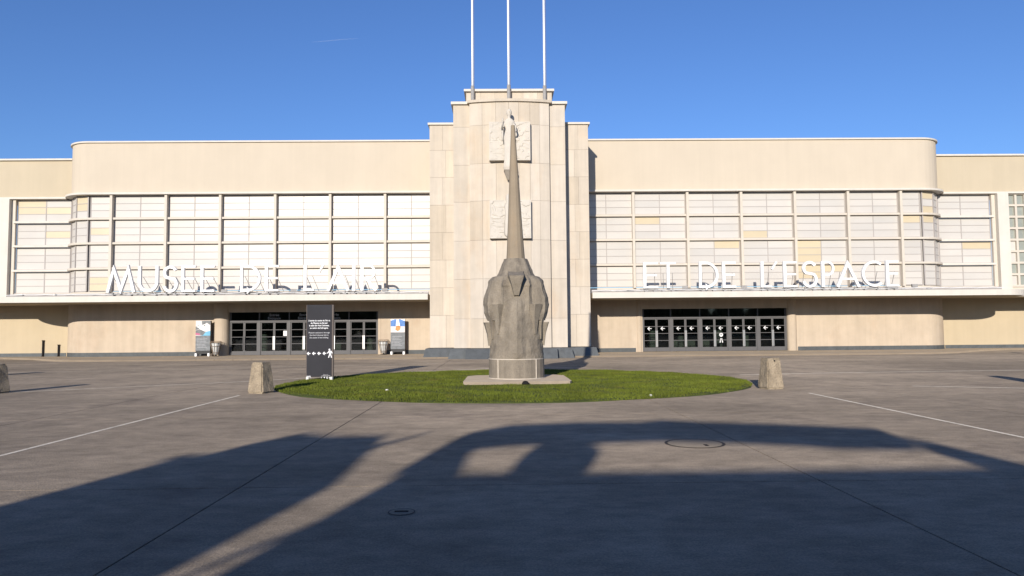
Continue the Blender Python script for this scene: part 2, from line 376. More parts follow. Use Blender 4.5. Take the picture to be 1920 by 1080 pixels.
# ground floor wall with the two door openings
OPL, OPR = (-17.4, -7.86), (9.07, 18.49)
for side, xin, op in ((-1, OPL[0], OPL), (1, OPR[1], OPR)):
    band('ground_wall', 'wallstone', 0, .3, .075, 3.4, side, xin, 48.3)
    band('plinth_strip', 'granite', .02, .1, .07, .33, side, xin-.98 if side < 0 else xin+.58)
bx('ground_wall', 'wallstone', B, OPL[1], -4.1, YW, YW+.3, .075, 3.4)
bx('ground_wall', 'wallstone', B, 5.2, OPR[0], YW, YW+.3, .075, 3.4)
bx('plinth_strip', 'granite', B, -7.45, -4.2, YW-.02, YW+.05, .07, .33)
bx('plinth_strip', 'granite', B, 5.3, 8.62, YW-.02, YW+.05, .07, .33)
for o in (OPL, OPR): bx('lintel', 'wallstone', B, o[0], o[1], YW+.003, YW+.3, 2.82, 3.4)
for x_, rr in ((-17.85, .48), (-7.75, .14), (8.86, .2), (18.75, .3)):
    build('entrance_column', MB().lathe([(rr, .07), (rr, 3.385)], x_, YW+.12, 28), 'wallstone', B, smooth=False)
# lobbies
for o in (OPL, OPR):
    lb = MB(); lb.box(o[0]-2, o[1]+2, 54, 54.1, 0, 3.2)
    lb.box(o[0]-2.1, o[0]-2, 46.4, 54.1, 0, 3.2); lb.box(o[1]+2, o[1]+2.1, 46.4, 54.1, 0, 3.2); lb.box(o[0]-2, o[1]+2, 46.4, 54, 3.15, 3.25)
    build('lobby_wall', lb, 'lobby', B); bx('lobby_floor', 'lobbyfloor', B, o[0]-2, o[1]+2, 46.32, 54, -.05, .079)
    for q in range(4):
        build('lobby_column', MB().lathe([(.22, .08), (.22, 3.15)], o[0]+1.3+q*2.3, 49.2+(q % 2)*1.4, 14), 'lobbycol', B)
    bx('lobby_counter', 'lobbycol', B, o[0]+3.2, o[0]+6.0, 51.5, 52.2, .08, 1.1)
# doors
def entrance(o, right):
    n_ = 5; pw = (o[1]-o[0])/n_; y = 46.24; zt = 2.2
    for i in range(n_+1):
        x_ = o[0]+i*pw
        if 0 < i < n_: bx('door_post', 'dframe', B, x_-.095, x_+.095, y-.05, y+.08, .08, 2.2)
        else: bx('door_post', 'dframe', B, *((x_, x_+.1) if i == 0 else (x_-.1, x_)), y-.05, y+.08, .08, 2.82)
    bx('door_head', 'dframe', B, o[0]+.1, o[1]-.1, y-.06, y+.09, zt, zt+.1)
    for i in range(n_):
        x0, x1 = o[0]+i*pw, o[0]+(i+1)*pw
        t0 = x0+(.1 if i == 0 else 0); t1 = x1-(.1 if i == n_-1 else 0)
        tw = build('transom_window', MB().box(t0, t0+.04, y, y+.05, zt+.1, 2.82).box(t1-.04, t1, y, y+.05, zt+.1, 2.82), 'dframe', B)
        piece('pane', 'dglass', tw, t0+.04, t1-.04, y+.02, y+.03, zt+.1, 2.82)
        if not right and i in (1, 2, 3):
            text('Entrée', .23, (x0+x1)/2, y-.008, 2.56, 'printdim', tw, name='lettering')
            text('Entrance', .23, (x0+x1)/2, y-.008, 2.35, 'printdim', tw, name='lettering')
        a0 = x0+(.095 if i else .1); a1 = x1-(.095 if i < n_-1 else .1); mdl = (a0+a1)/2
        for s_, (l0, l1) in enumerate(((a0, mdl-.005), (mdl+.005, a1))):
            mb = MB(); st = .062
            mb.box(l0, l0+st, y, y+.05, .09, zt).box(l1-st, l1, y, y+.05, .09, zt)
            mb.box(l0+st, l1-st, y+.002, y+.048, .09, .34).box(l0+st, l1-st, y+.002, y+.048, zt-.06, zt)
            zs = [.34+(zt-.06-.34)*q/4 for q in range(5)]
            for q in (1, 2, 3): mb.box(l0+st, l1-st, y+.004, y+.046, zs[q]-.018, zs[q]+.018)
            d_ = build('door', mb, 'dframe', B)
            for q in range(4):
                piece('pane', 'dglass', d_, l0+st, l1-st, y+.02, y+.03, zs[q]+(.018 if q else 0), zs[q+1]-(.018 if q < 3 else 0))
            hx = l1-.035 if s_ == 0 else l0+.035
            if right: build('handle', MB().box(hx-.028, hx+.028, y-.07, y-.035, .38, 1.42).box(hx-.015, hx+.015, y-.035, y, .5, .54).box(hx-.015, hx+.015, y-.035, y, 1.28, 1.32), 'handle', d_)
            else: build('handle', MB().box(hx-.025, hx+.025, y-.07, y-.035, .42, 1.28).box(hx-.015, hx+.015, y-.035, y, .5, .54).box(hx-.015, hx+.015, y-.035, y, 1.18, 1.22), 'dframe' if i < 1 else 'handle', d_)
            if right:      # white arrow pointing left
                ax, az = (l0+l1)/2-.03, 1.56
                ar = MB(); p3 = lambda P_: ar.add([(ax+u, y+.014, az+v) for u, v in P_], [tuple(range(len(P_)))])
                p3([(-.13, 0), (0, .13), (.045, .10), (-.045, .02), (.15, .02), (.15, -.02), (-.045, -.02), (.045, -.10), (0, -.13)])
                build('arrow', ar, 'print', d_)
                if i == 2 and s_ == 1:      # round headed pictogram
                    pm = MB(); nn = 18
                    pm.add([(ax+.03+.12*math.cos(2*math.pi*q/nn), y+.014, 1.13+.14*math.sin(2*math.pi*q/nn)) for q in range(nn)], [tuple(range(nn))])
                    pm.stroke([(ax-.05, .62), (ax, .88)], .06, y+.013, y+.016).stroke([(ax+.12, .62), (ax+.06, .88)], .06, y+.013, y+.016)
                    build('pictogram', pm, 'print', d_)
                    build('pictogram_mark', MB().stroke([(ax-.03, 1.17), (ax+.03, 1.10), (ax+.09, 1.17)], .03, y+.009, y+.012), 'dark', d_)
            elif i == 1 and s_ == 1:
                build('notice', MB().box(l1-.27, l1-.05, y-.006, y-.001, 1.30, 1.62), 'letter', d_)
entrance(OPL, False); entrance(OPR, True)

# canopy
def arc(cx, cy, r_, a0, a1, n_=8): return [(cx+r_*math.cos(R(a0+(a1-a0)*i/n_)), cy+r_*math.sin(R(a0+(a1-a0)*i/n_))) for i in range(n_+1)]
def canopy_pts(o=0):
    h_ = arc(30.05-CX, 44.2, 2.1+o, -90, 0, 12)+[(60, 44.27-o)]
    rr = [(CX+x_, y_) for x_, y_ in h_]; ll = [(CX-x_, y_) for x_, y_ in h_][::-1]
    return ll, rr
ll, rr = canopy_pts(); li, ri = canopy_pts(-.12)
for nm, mt, zz, L_, R_ in (('canopy_slab', 'stucco3', (3.4, 3.70), li, ri), ('canopy_fascia', 'white', (3.38, 3.72), ll, rr)):
    for s_ in (0, 1):
        if s_ == 0: front = L_+[(-4.3, 42.1 if nm == 'canopy_fascia' else 42.22)]
        else: front = [(5.4, 42.1 if nm == 'canopy_fascia' else 42.22)]+R_
        if nm == 'canopy_slab':
            yb = 47.6; pts = front+([(-4.0, yb), (CX-60, yb)] if s_ == 0 else [(CX+60, yb), (5.1, yb)])
            build(nm, MB().prism(pts, *zz), mt, B)
        else:
            inn = (li+[(-4.3, 42.215)]) if s_ == 0 else ([(5.4, 42.215)]+ri); n_ = len(front); mb = MB()
            mb.add([(p[0], p[1], z) for z in zz for p in front]+[(p[0], p[1], z) for z in zz for p in inn],
              [(k_, k_+1, n_+k_+1, n_+k_) for k_ in range(n_-1)]+[(2*n_+k_, 3*n_+k_, 3*n_+k_+1, 2*n_+k_+1) for k_ in range(n_-1)] +
              [(k_, 2*n_+k_, 2*n_+k_+1, k_+1) for k_ in range(n_-1)]+[(n_+k_, n_+k_+1, 3*n_+k_+1, 3*n_+k_) for k_ in range(n_-1)])
            build(nm, mb, mt, B)
# thin drip line over the fascia
bx('gutter', 'steel', B, -29, -4.3, 42.5, 42.56, 3.70, 3.79); bx('gutter', 'steel', B, 5.4, 30, 42.5, 42.56, 3.70, 3.79)

for x0_, x1_ in ((-29, -4.3), (5.4, 30.2)):
    bx('upstand', 'bar', B, x0_, x1_, 42.75, 42.9, 3.70, 3.91)
    cb = [(x0_+(x1_-x0_)*i/60, 42.45+.1*math.sin(i*1.7), 3.83+.035*abs(math.sin(i*.9))) for i in range(61)]
    build('cable', MB().tube(cb, .018, 5), 'letter', B)
    rq = random.Random(int(x1_))
    for i in range(16):
        xx = rq.uniform(x0_+.5, x1_-.5); w2 = rq.uniform(.08, .3)
        bx('junction_box', rq.choice(['steel', 'steel', 'white']), B, xx, xx+w2, 42.6, 42.72, 3.695, 3.75+rq.uniform(.07, .17))
# outer wings, set back
YO = 47.4
for s_ in (-1, 1):
    q = (lambda a_, b_: (a_, b_)) if s_ > 0 else (lambda a_, b_: (2*CX-b_, 2*CX-a_))
    bx('upper_wall', 'stucco3', B, *q(28.9, 62), YO, YO+.4, 10.5, 13.0); bx('coping', 'white', B, *q(29.35, 62), YO-.16, YO+.5, 13.0, 13.11)
    bx('window_ledge', 'white', B, *q(29.5, 62), YO-.3, YO+.3, 10.40, 10.52)
    bx('ground_wall', 'stucco2', B, *q(28.9, 62), YO, YO+.4, .07, 3.4); bx('plinth_strip', 'granite', B, *q(29.5, 62), YO-.03, YO, .07, .30)
    bx('sill_wall', 'cream', B, *q(29.3, 62), YO-.01, YO+.4, 3.8, 4.2)
    bx('roof', 'shop', B, *q(28.9, 62), YO+.4, 62, 12.6, 12.8)
    ZO = [10.40, 8.88, 7.29, 5.68, 4.2]; x0, x1 = q(29.45, 32.98)
    for r_ in range(4):
        w_ = window(x0, x1, ZO[r_+1]+(.07 if r_ < 3 else 0), ZO[r_]-(.07 if r_ else 0), YO+.1, 31.0 if s_ > 0 else -30.02, None, midw=.06)
        ps = [c_ for c_ in w_.children]
        for k_ in {(-1, 0): (2, 1, 4), (-1, 1): (4,), (1, 2): (5,)}.get((s_, r_), ()):
            me_ = ps[k_].data.copy(); me_.materials.clear(); me_.materials.append(M['paney']); ps[k_].data = me_
        if r_ < 3: bx('transom', 'white', B, x0-(.1 if s_ < 0 else 0), x1+(.1 if s_ > 0 else 0), YO-.2, YO+.1, ZO[r_+1]-.065, ZO[r_+1]+.065)
    bx('pilaster', 'white', B, *q(33.24, 33.98), YO-.35, YO+.3, 3.8, 10.40); bx('reveal', 'cream', B, *q(33.0, 33.23), YO-.08, YO+.1, 3.8, 10.40)
    gm = MB(); gx0, gx1 = q(34.0, 41.0); pitch = .64; nc = int((gx1-gx0)/pitch); nr = 8; ph_ = (10.40-4.2)/nr
    if s_ < 0: gx0 = gx1-nc*pitch
    gx1 = gx0+nc*pitch
    for i in range(nc+1): gm.box(gx0+i*pitch-.07, gx0+i*pitch+.07, YO-.1, YO+.1, 4.2, 10.40)
    for j in range(nr+1): gm.box(gx0, gx1, YO-.097, YO+.097, 4.2+j*ph_-.07, 4.2+j*ph_+.07)
    gw = build('grid_window', gm, 'cream', B)
    for i in range(nc):
        if (s_ > 0 and i > 2) or (s_ < 0 and i < nc-1): continue
        for j in range(nr):
            op = s_ > 0 and i == 0 and j in (3, 2, 0)
            piece('pane', 'pane' if op else 'gglass', gw, gx0+i*pitch+.07, gx0+(i+1)*pitch-.07, YO+.05, YO+.07, 4.2+j*ph_+.07, 4.2+(j+1)*ph_-.07)
    build('glass_backing', MB().box(gx0, gx1, YO+.11, YO+.13, 4.2, 10.40), 'gglass', B)
    bx('upper_wall', 'stucco3', B, *((gx1, 62) if s_ > 0 else (-61, gx0)), YO, YO+.4, 4.2, 10.40)

# central tower -----------------------------------------------------
TW = build('tower_core', MB().box(-4.11, 5.2, 42.18, 56, 0, 13.75).box(-2.61, 3.70, 40.84, 42.18, 0, 14.55).box(-2.61, 3.70, 42.18, 52, 13.75, 14.55)
           .prism([(-1.69, 40.84), (-1.69, 40.58), (-.93, 40.45), (-.2, 40.36), (.55, 40.32), (1.3, 40.36), (2.03, 40.45), (2.80, 40.58), (2.80, 40.84)], 0, 14.55)
           .box(-1.9, 3.0, 41.3, 50, 14.7, 15.45), 'joint', B)
def slabs(x0, x1, y, zs, cols, dep=.07):
    for r_, (za, zb) in enumerate(zip(zs[:-1], zs[1:])):
        cuts = cols[r_ % len(cols)]; xs = [x0]+[x0+(x1-x0)*c_ for c_ in cuts]+[x1]
        for a_, b_ in zip(xs[:-1], xs[1:]):
            j = random.uniform(0, .004)
            piece('stone_slab', 'lime', TW, a_+.004, b_-.004, y-j, y+dep-j, za+.005, zb-.005)
ZW = [.55, 2.43, 4.06, 5.69, 7.32, 8.95, 10.6, 12.23, 13.75]
ZC = [.55, 2.2, 4.45, 6.64, 8.88, 11.02, 13.24, 14.55]
slabs(-4.17, -2.64, 42.1, ZW, [(.62,), (.5,)]); slabs(3.74, 5.26, 42.1, ZW, [(.45,), (.6,)])
slabs(-2.68, -1.74, 40.77, ZC, [()]); slabs(2.86, 3.77, 40.77, ZC, [()])
# side cheeks
for xa, xb, y0, y1, zs in ((-4.18, -4.11, 42.18, 46.2, ZW), (5.2, 5.27, 42.18, 46.2, ZW), (-2.68, -2.61, 40.85, 42.1, ZC), (3.70, 3.77, 40.85, 42.1, ZC)):
    for za, zb in zip(zs[:-1], zs[1:]):
        nn = 2 if y1-y0 > 2 else 1
        for k_ in range(nn):
            ya = y0+(y1-y0)*k_/nn; yb = y0+(y1-y0)*(k_+1)/nn
            piece('stone_slab', 'lime', TW, xa, xb, ya+.004, yb-.004, za+.005, zb-.005)
# bowed centre
bow = lambda x_: 40.22+.30*((x_-.55)/2.28)**2
xs = [-1.73, -1.0, -.22, .52, 1.08, 1.72, 2.26, 2.83]
for r_ in range(len(ZC)-1):
    for a_, b_ in zip(xs[:-1], xs[1:]):
        ya, yb = bow(a_), bow(b_); w_ = math.hypot(b_-a_, yb-ya); an = math.atan2(yb-ya, b_-a_); j = random.uniform(0, .004)
        piece('stone_slab', 'lime', TW, (a_+b_)/2-w_/2+.004, (a_+b_)/2+w_/2-.004, (ya+yb)/2-j+.0, (ya+yb)/2+.07-j, ZC[r_]+.005, ZC[r_+1]-.005, an)
for x_ in (-1.73, 2.83):
    bx('bow_return', 'lime', TW, *((x_-.005, x_+.03) if x_ < 0 else (x_-.03, x_+.005)), 40.62, 40.765, .55, 14.55)
# attic and copings
for za, zb in ((14.7, 15.45),):
    for k_ in range(6): piece('stone_slab', 'lime', TW, -1.95+k_*.835+.003, -1.95+(k_+1)*.835-.003, 41.23, 41.3, za, zb)
bx('attic_coping', 'white', B, -2.07, 3.19, 41.05, 50.2, 15.45, 15.58)
bx('tower_coping', 'white', B, -2.80, -1.86, 40.62, 52.1, 14.55, 14.70); bx('tower_coping', 'white', B, 2.98, 3.90, 40.62, 52.1, 14.55, 14.70)
bc = MB(); px_ = [-1.858+i*(2.978+1.858)/16 for i in range(17)]
outl = [(x_, bow(x_)-.13) for x_ in px_]+[(2.978, 45), (-1.858, 45)]
bc.prism(outl, 14.553, 14.703); build('bow_coping', bc, 'lime', B)
bx('wing_coping', 'white', B, -4.27, -2.70, 41.98, 56, 13.75, 13.87); bx('wing_coping', 'white', B, 3.80, 5.36, 41.98, 56, 13.75, 13.87)
# granite plinth, battered
def batter(x0, x1, y, out=.22, sl=0, sr=0):
    return MB().prism([(x0-sl, y-out-.08), (x1+sr, y-out-.08), (x1+sr, y+1.4), (x0-sl, y+1.4)], 0, .545, [(x0, y-.08), (x1, y-.08), (x1, y+1.4), (x0, y+1.4)])
for k_ in range(4):
    w_ = 5.0/4; build('plinth_stone', batter(-1.95+k_*w_+.004, -1.95+(k_+1)*w_-.004, 39.25, .5), 'granite', B)
for (a_, b_, y_, sl, sr) in ((-2.78, -1.96, 39.7, .15, 0), (3.06, 3.86, 39.7, 0, .15), (-4.27, -2.80, 40.6, .12, 0), (3.88, 5.36, 40.6, 0, .12)):
    build('plinth_stone', batter(a_, b_, y_, .3, sl, sr), 'granite', B)
for (a_, b_) in ((-4.27, -4.12), (5.21, 5.36)): bx('plinth_stone', 'granite', B, a_, b_, 42.01, 46, 0, .545)

# relief panels (generic carving in the same stone)
def relief(z0, z1, seed):
    rn = random.Random(seed); x0, x1 = -.60, 1.72; nx, nz = 58, 56; H = [[0.]*(nz+1) for _ in range(nx+1)]
    shapes = [(rn.random(), rn.random(), rn.uniform(.03, .13), rn.uniform(.02, .10), rn.uniform(.012, .04), rn.random() < .5, rn.uniform(-1, 1)) for _ in range(75)]
    for i in range(nx+1):
        for k_ in range(nz+1):
            u, v = i/nx, k_/nz; h_ = 0
            for (cx_, cz_, a_, b_, d_, rd, sh) in shapes:
                du, dv = (u-cx_+sh*(v-cz_)*.6), v-cz_
                if (rd and (du/a_)**2+(dv/b_)**2 < 1) or (not rd and abs(du) < a_ and abs(dv) < b_*.6): h_ = max(h_, d_+.01*rn.random()*0)
            if min(u, 1-u) < .03 or min(v, 1-v) < .03: h_ = .02
            if abs(v-.5) < .012 : h_ = 0
            H[i][k_] = h_
    y = 39.93; mb = MB()
    V_ = [(x0+(x1-x0)*i/nx, y-H[i][k_], z0+(z1-z0)*k_/nz) for i in range(nx+1) for k_ in range(nz+1)]
    mb.add(V_, [(i*(nz+1)+k_, (i+1)*(nz+1)+k_, (i+1)*(nz+1)+k_+1, i*(nz+1)+k_+1) for i in range(nx) for k_ in range(nz)])
    o = build('carved_relief', mb, 'relief', TW)
    bx('relief_block', 'relief', TW, x0, x1, y+.003, 40.3, z0, z1)
relief(11.1, 13.3, 5); relief(6.68, 8.84, 9)
build('relief_figure', MB().loft([[(.42+rx*math.cos(t*math.pi/4), 39.85-.10*math.sin(t*math.pi/4) if t else 39.85, z) for t in range(8)] for rx, z in
      ((.10, 6.75), (.22, 6.9), (.20, 7.6), (.15, 8.1), (.2, 8.5), (.08, 8.7), (.12, 8.85), (.11, 9.05), (.03, 9.15))]), 'relief', TW, smooth=True)
build('bracket', MB().prism([(.22, 39.25), (.84, 39.25), (.84, 40.05), (.22, 40.05)], 10.42, 10.55).prism([(.40, 39.85), (.66, 39.85), (.66, 40.05), (.40, 40.05)], 9.98, 10.42, [(.24, 39.27), (.82, 39.27), (.82, 40.05), (.24, 40.05)]), 'lime', TW)

# statue on the bracket
st = thing('statue', (.53, 39.6, 10.55), 'pale stone draped figure with raised hand standing high on the tower front', 'statue')
prof = [(.33, .2, 0), (.34, .2, .12), (.29, .18, .5), (.28, .17, 1.0), (.29, .18, 1.5), (.31, .19, 1.75), (.24, .15, 2.05), (.20, .14, 2.25), (.29, .15, 2.5), (.31, .14, 2.68), (.17, .10, 2.80), (.075, .075, 2.86), (.07, .07, 2.93), (.10, .11, 3.0), (.15, .15, 3.12), (.15, .16, 3.22), (.11, .12, 3.33), (.04, .04, 3.39)]
rings = []
for (rx, ry, z) in prof:
    fold = .014 if z < 2.2 else 0
    rings.append([(.53+(rx+fold*math.cos(9*t*2*math.pi/36))*math.cos(t*2*math.pi/36), 39.6+(ry+fold*math.cos(9*t*2*math.pi/36))*math.sin(t*2*math.pi/36)-.05*(z < .3), 10.55+z) for t in range(36)])
mb = MB().loft(rings)
mb.tube([(.30, 39.6, 13.17), (.22, 39.57, 12.95), (.13, 39.5, 12.75), (.14, 39.42, 13.0), (.17, 39.38, 13.22), (.18, 39.37, 13.34)], [.09, .085, .065, .05, .04, .035], 8)
mb.tube([(.73, 39.6, 13.15), (.86, 39.55, 12.9), (.92, 39.45, 12.65), (.83, 39.36, 12.55), (.72, 39.34, 12.56)], [.09, .08, .06, .045, .04], 8)
mb.loft([[(.16+.05*math.cos(t*math.pi/4), 39.55+.05*math.sin(t*math.pi/4), z) for t in range(8)] for z in (12.1, 12.4, 12.75)])
build('figure', mb, 'relief', st, smooth=True)
build('face', MB().box(.515, .545, 39.43, 39.46, 13.70, 13.78).box(.47, .50, 39.455, 39.47, 13.775, 13.79).box(.56, .59, 39.455, 39.47, 13.775, 13.79).box(.50, .56, 39.46, 39.475, 13.665, 13.68), 'joint', st)

# flagpoles
for x_, y_, w_ in ((-1.56, 41.0, 'left'), (.54, 40.85, 'middle'), (2.63, 41.0, 'right')):
    t = thing('flagpole', (x_, y_, 14.7), {'left': 'white flagpole at the left end of the tower parapet', 'middle': 'white flagpole in the middle of the tower parapet, above the statue', 'right': 'white flagpole at the right end of the tower parapet'}[w_], 'flagpole', 'flagpoles on the tower')
    build('pole', MB().lathe([(.068, 14.9), (.065, 18), (.05, 24.9), (.02, 24.95)], x_, y_, 14), 'pole', t, smooth=True)
    build('pole_socket', MB().lathe([(.105, 14.7), (.105, 15.72), (.08, 15.74)], x_, y_, 12), 'steel', t)
    bx('pole_bracket', 'steel', t, x_-.04, x_+.04, y_+.08, 41.3, 15.62, 15.70)
    build('halyard', MB().lathe([(.008, 15), (.008, 24.8)], x_+.10, y_-.02, 5), 'wire', t)

# ------------------------------------------------------------------ roof lettering
def lettering(thingname, label, items, zb_l, zb_r, xl, xr):
    T = thing(thingname, ((xl+xr)/2, 42.4, 3.8), label, 'sign')
    H = 1.54; w = .165; thin = .115
    for ch, xa, xb in items:
        z0 = 3.95; W_ = xb-xa; y0, y1 = 42.30, 42.47; mb = MB()
        P = lambda u, v: (xa+u*W_, z0+v*H)
        def A_(cx_, cz_, rx, rz, a0, a1, n_=14): return [(cx_+rx*math.cos(R(a0+(a1-a0)*i/n_)), cz_+rz*math.sin(R(a0+(a1-a0)*i/n_))) for i in range(n_+1)]
        hw = w/2
        if ch == 'M': mb.stroke([(xa+hw, z0), (xa+.25*W_, z0+H-.17), (xa+W_/2, z0+.14), (xb-.25*W_, z0+H-.17), (xb-hw, z0)], w, y0, y1)
        elif ch == 'U':
            r_ = W_/2-hw; mb.stroke([(xa+hw, z0+H)]+A_(xa+W_/2, z0+r_+hw, r_, r_, 180, 360)+[(xb-hw, z0+H)], w, y0, y1)
        elif ch == 'S':
            c_ = xa+W_/2; r1 = H*.225; r2 = H*.265; rw1 = W_*.38; rw2 = W_/2-hw
            t_ = A_(c_, z0+H-r1-hw*.8, rw1, r1, 25, 235, 14); b_ = A_(c_, z0+r2+hw*.5, rw2, r2, 50, -165, 16)
            mb.stroke(t_+b_, w*.95, y0, y1)
        elif ch == 'E':
            mb.box(xa, xa+w, y0, y1, z0, z0+H)
            for f_, l_ in ((0, 1), (.5, .93), (1, 1)):
                zc = z0+f_*(H-thin); mb.box(xa+w, xa+W_*l_, y0, y1, zc, zc+thin)
        elif ch == 'T': mb.box(xa, xb, y0, y1, z0+H-thin, z0+H).box(xa+W_/2-hw, xa+W_/2+hw, y0, y1, z0, z0+H-thin)
        elif ch == 'L': mb.box(xa, xa+w, y0, y1, z0, z0+H).box(xa+w, xb, y0, y1, z0, z0+thin)
        elif ch == 'I': mb.box(xa, xb, y0, y1, z0, z0+H)
        elif ch == 'D':
            th = thin; mb.stroke([(xa+hw, z0+th/2)]+[(xa+W_*.35, z0+th/2)]+A_(xa+W_*.35, z0+H/2, W_*.65-th/2, H/2-th/2, -90, 90, 18)+[(xa+hw, z0+H-th/2)], w*.85, y0, y1, closed=True)
        elif ch == 'P' or ch == 'R':
            mb.box(xa, xa+w, y0, y1, z0, z0+H); r_ = H*.25; bw = W_*(.93 if ch == 'P' else .85)
            mb.stroke([(xa+w, z0+H-thin/2)]+A_(xa+bw-r_-.02, z0+H-thin/2-r_, r_, r_, 90, -90, 14)+[(xa+w, z0+H-thin/2-2*r_)], thin, y0+.004, y1-.004)
            if ch == 'R': mb.stroke([(xa+W_*.38, z0+H-thin-2*r_), (xb-hw, z0)], w*.9, y0+.008, y1-.008)
        elif ch == 'A':
            mb.stroke([(xa+hw*.6, z0), (xa+W_/2, z0+H-.14), (xb-hw*.6, z0)], w*.95, y0, y1)
            mb.box(xa+W_*.24, xb-W_*.24, y0+.005, y1-.005, z0+H*.27, z0+H*.27+thin)
        elif ch == 'C': mb.stroke(A_(xa+W_*.60, z0+H/2, W_*.60-hw, H/2-hw*.8, 52, 308, 24), w*.85, y0, y1)
        elif ch == "'": mb.stroke([(xa, z0+H*.70), (xb, z0+H*.99)], .10, y0, y1)
        L_ = build('letter', mb, 'letter', T); L_['label'] = ('white apostrophe' if ch == "'" else 'white letter '+ch)
        if ch != "'":
            s = MB(); 
            for u in ((.2, .8) if W_ > .5 else (.5,)):
                s.tube([(xa+W_*u, 42.47, z0+.9 if ch in 'DELTPUMRIASC' else z0+.5), (xa+W_*u+.25, 43.5, 3.71)], .016, 5)
                s.box(xa+W_*u-.02, xa+W_*u+.02, 42.38, 42.42, 3.70, z0+.02)
                s.box(xa+W_*u-.10, xa+W_*u+.10, 42.3, 42.6, 3.70, 3.82)
            build('strut', s, 'steel', T)
    r = MB().box(xl, xr, 42.49, 42.53, 3.90, 3.94).box(xl, xr, 43.3, 43.34, 3.84, 3.88)
    build('support_rail', r, 'steel', T)
    return T
def wx(px, yy=520):        # facade pixel column of the photograph -> metres on the letter plane
    d = fw*F+rt*(px-960)-up*(yy-540); return d.x*42.39/d.y
L1 = [('M',200.4,255),('U',260,298),('S',306,334.6),('E',341,367.4),('E',377,403),('D',451,489),('E',497.5,523),('L',570,589),("'",598,606.5),('A',614,655),('I',661,666.7),('R',676.7,708)]
L2 = [('E',1206,1233),('T',1238,1267),('D',1310,1346),('E',1354,1379),('L',1426,1446),("'",1447,1456),('E',1468.4,1493.4),('S',1503,1532),('P',1540,1564.5),('A',1567.7,1610.6),('C',1615,1654),('E',1660.6,1684)]
lettering('roof_lettering', 'white capitals MUSEE DE L\'AIR standing on the canopy left of the tower', [(c_, wx(a_), wx(b_)) for c_, a_, b_ in L1], 0, 0, wx(196), wx(712))
lettering('roof_lettering', 'white capitals ET DE L\'ESPACE standing on the canopy right of the tower', [(c_, wx(a_), wx(b_)) for c_, a_, b_ in L2], 0, 0, wx(1200), wx(1688))
# floodlights and cable boxes on the canopy
for i, (px, lab) in enumerate(((720, 'grey floodlight on the canopy just right of the letter R'), (417, 'grey floodlight on the canopy between MUSEE and DE'), (548, 'grey floodlight on the canopy between DE and L\'AIR'),
        (1286, 'grey floodlight on the canopy between ET and DE'), (1398, 'grey floodlight on the canopy between DE and L\'ESPACE'), (1720, 'grey floodlight on the canopy right of the last letter E'))):
    x_ = wx(px); t = thing('floodlight', (x_, 42.75, 3.8), lab, 'floodlight', 'floodlights on the canopy')
    bx('bracket', 'steel', t, x_-.03, x_+.03, 42.72, 42.78, 3.70, 3.92)
    build('lamp_housing', MB().prism([(x_-.17, 42.65), (x_+.17, 42.65), (x_+.12, 42.85), (x_-.12, 42.85)], 3.92, 4.10), 'steel', t)

# ------------------------------------------------------------------ monument
MX, MY = .46, 21.97
mo = thing('monument', (MX, MY, .05), 'grey carved concrete monument with tall tapering spire on the oval lawn', 'monument')
build('plinth_slab', MB().prism([(-1.05, 20.32), (1.93, 20.32), (2.0, 20.6), (1.98, 22.9), (1.7, 23.3), (-.8, 23.3), (-1.08, 22.9), (-1.1, 20.6)], 0, .125), 'slab', mo, bevel=.012)
build('drum', MB().lathe([(.83, .125), (.845, .16), (.845, .695)], MX, MY, 28, .06), 'mono', mo)
build('mortar_joint', MB().lathe([(.853, .695), (.853, .722)], MX, MY, 28, .06), 'mortar', mo)
build('mortar_joint', MB().lathe([(.86, .122), (.855, .15)], MX, MY, 28, .06), 'mortar', mo)
for an in (-132, -48, 45, 135):
    x_, y_ = MX+.845*math.cos(R(an)), MY+.845*math.sin(R(an))
    b_ = build('mortar_joint', MB().box(x_-.014, x_+.014, y_-.012, y_+.012, .15, .695), 'mortar', mo)
def interp(tab, z):
    for (a_, va), (b_, vb) in zip(tab[:-1], tab[1:]):
        if a_ <= z <= b_: return va+(vb-va)*(z-a_)/(b_-a_)
    return tab[-1][1] if z > tab[-1][0] else tab[0][1]
body = [(.722, .83), (1.2, .80), (1.8, .775), (2.3, .70), (2.75, .66), (3.05, .66), (3.25, .585), (3.3, .55), (3.75, .36)]
def srf(th, z):      # th in degrees from the front (-Y), positive to the right
    th = (th+180) % 360-180; a_ = abs(th); r_ = interp(body, z)
    oc = (a_ % 45)-22.5; k_ = min(1, max(0, (z-2.9)/.4)); r_ *= (1-k_)+k_*math.cos(R(22.5))/math.cos(R(oc))
    for c_ in (0, 180):      # ridge on front and back
        d_ = abs(((th-c_+180) % 360)-180)
        if z < 2.7: r_ += .12*max(0, 1-d_/20)*min(1, (2.7-z)/.4, (z-.72)/.25+.3)
        r_ -= .05*max(0, 1-abs(d_-26)/9)*(1 if 1.0 < z < 2.9 else 0)*min(1, (z-1.0)/.6)
    s_ = 90-abs(abs(th)-90)  # 0 front/back .. 90 side
    if 1.86 <= z <= 3.22:
        lobe = max(0, min(1, (s_-42)/16)); prof_ = interp([(1.86, .12), (2.1, .24), (2.35, .31), (2.55, .31), (2.85, .22), (3.1, .18), (3.22, .10)], z)
        r_ += lobe*prof_
        inn = max(0, 1-abs(s_-30)/16); r_ += inn*interp([(1.86, 0), (2.4, .10), (2.9, .14), (3.22, .04)], z)
    if 1.86 <= z <= 3.2 and 60 < s_ < 68: r_ -= .05
    return r_
zs = [.722, .95, 1.2, 1.5, 1.7, 1.84, 1.865, 1.95, 2.1, 2.25, 2.4, 2.55, 2.7, 2.85, 3.0, 3.1, 3.2, 3.23, 3.3, 3.5, 3.75]
nth, sub = 36, 4
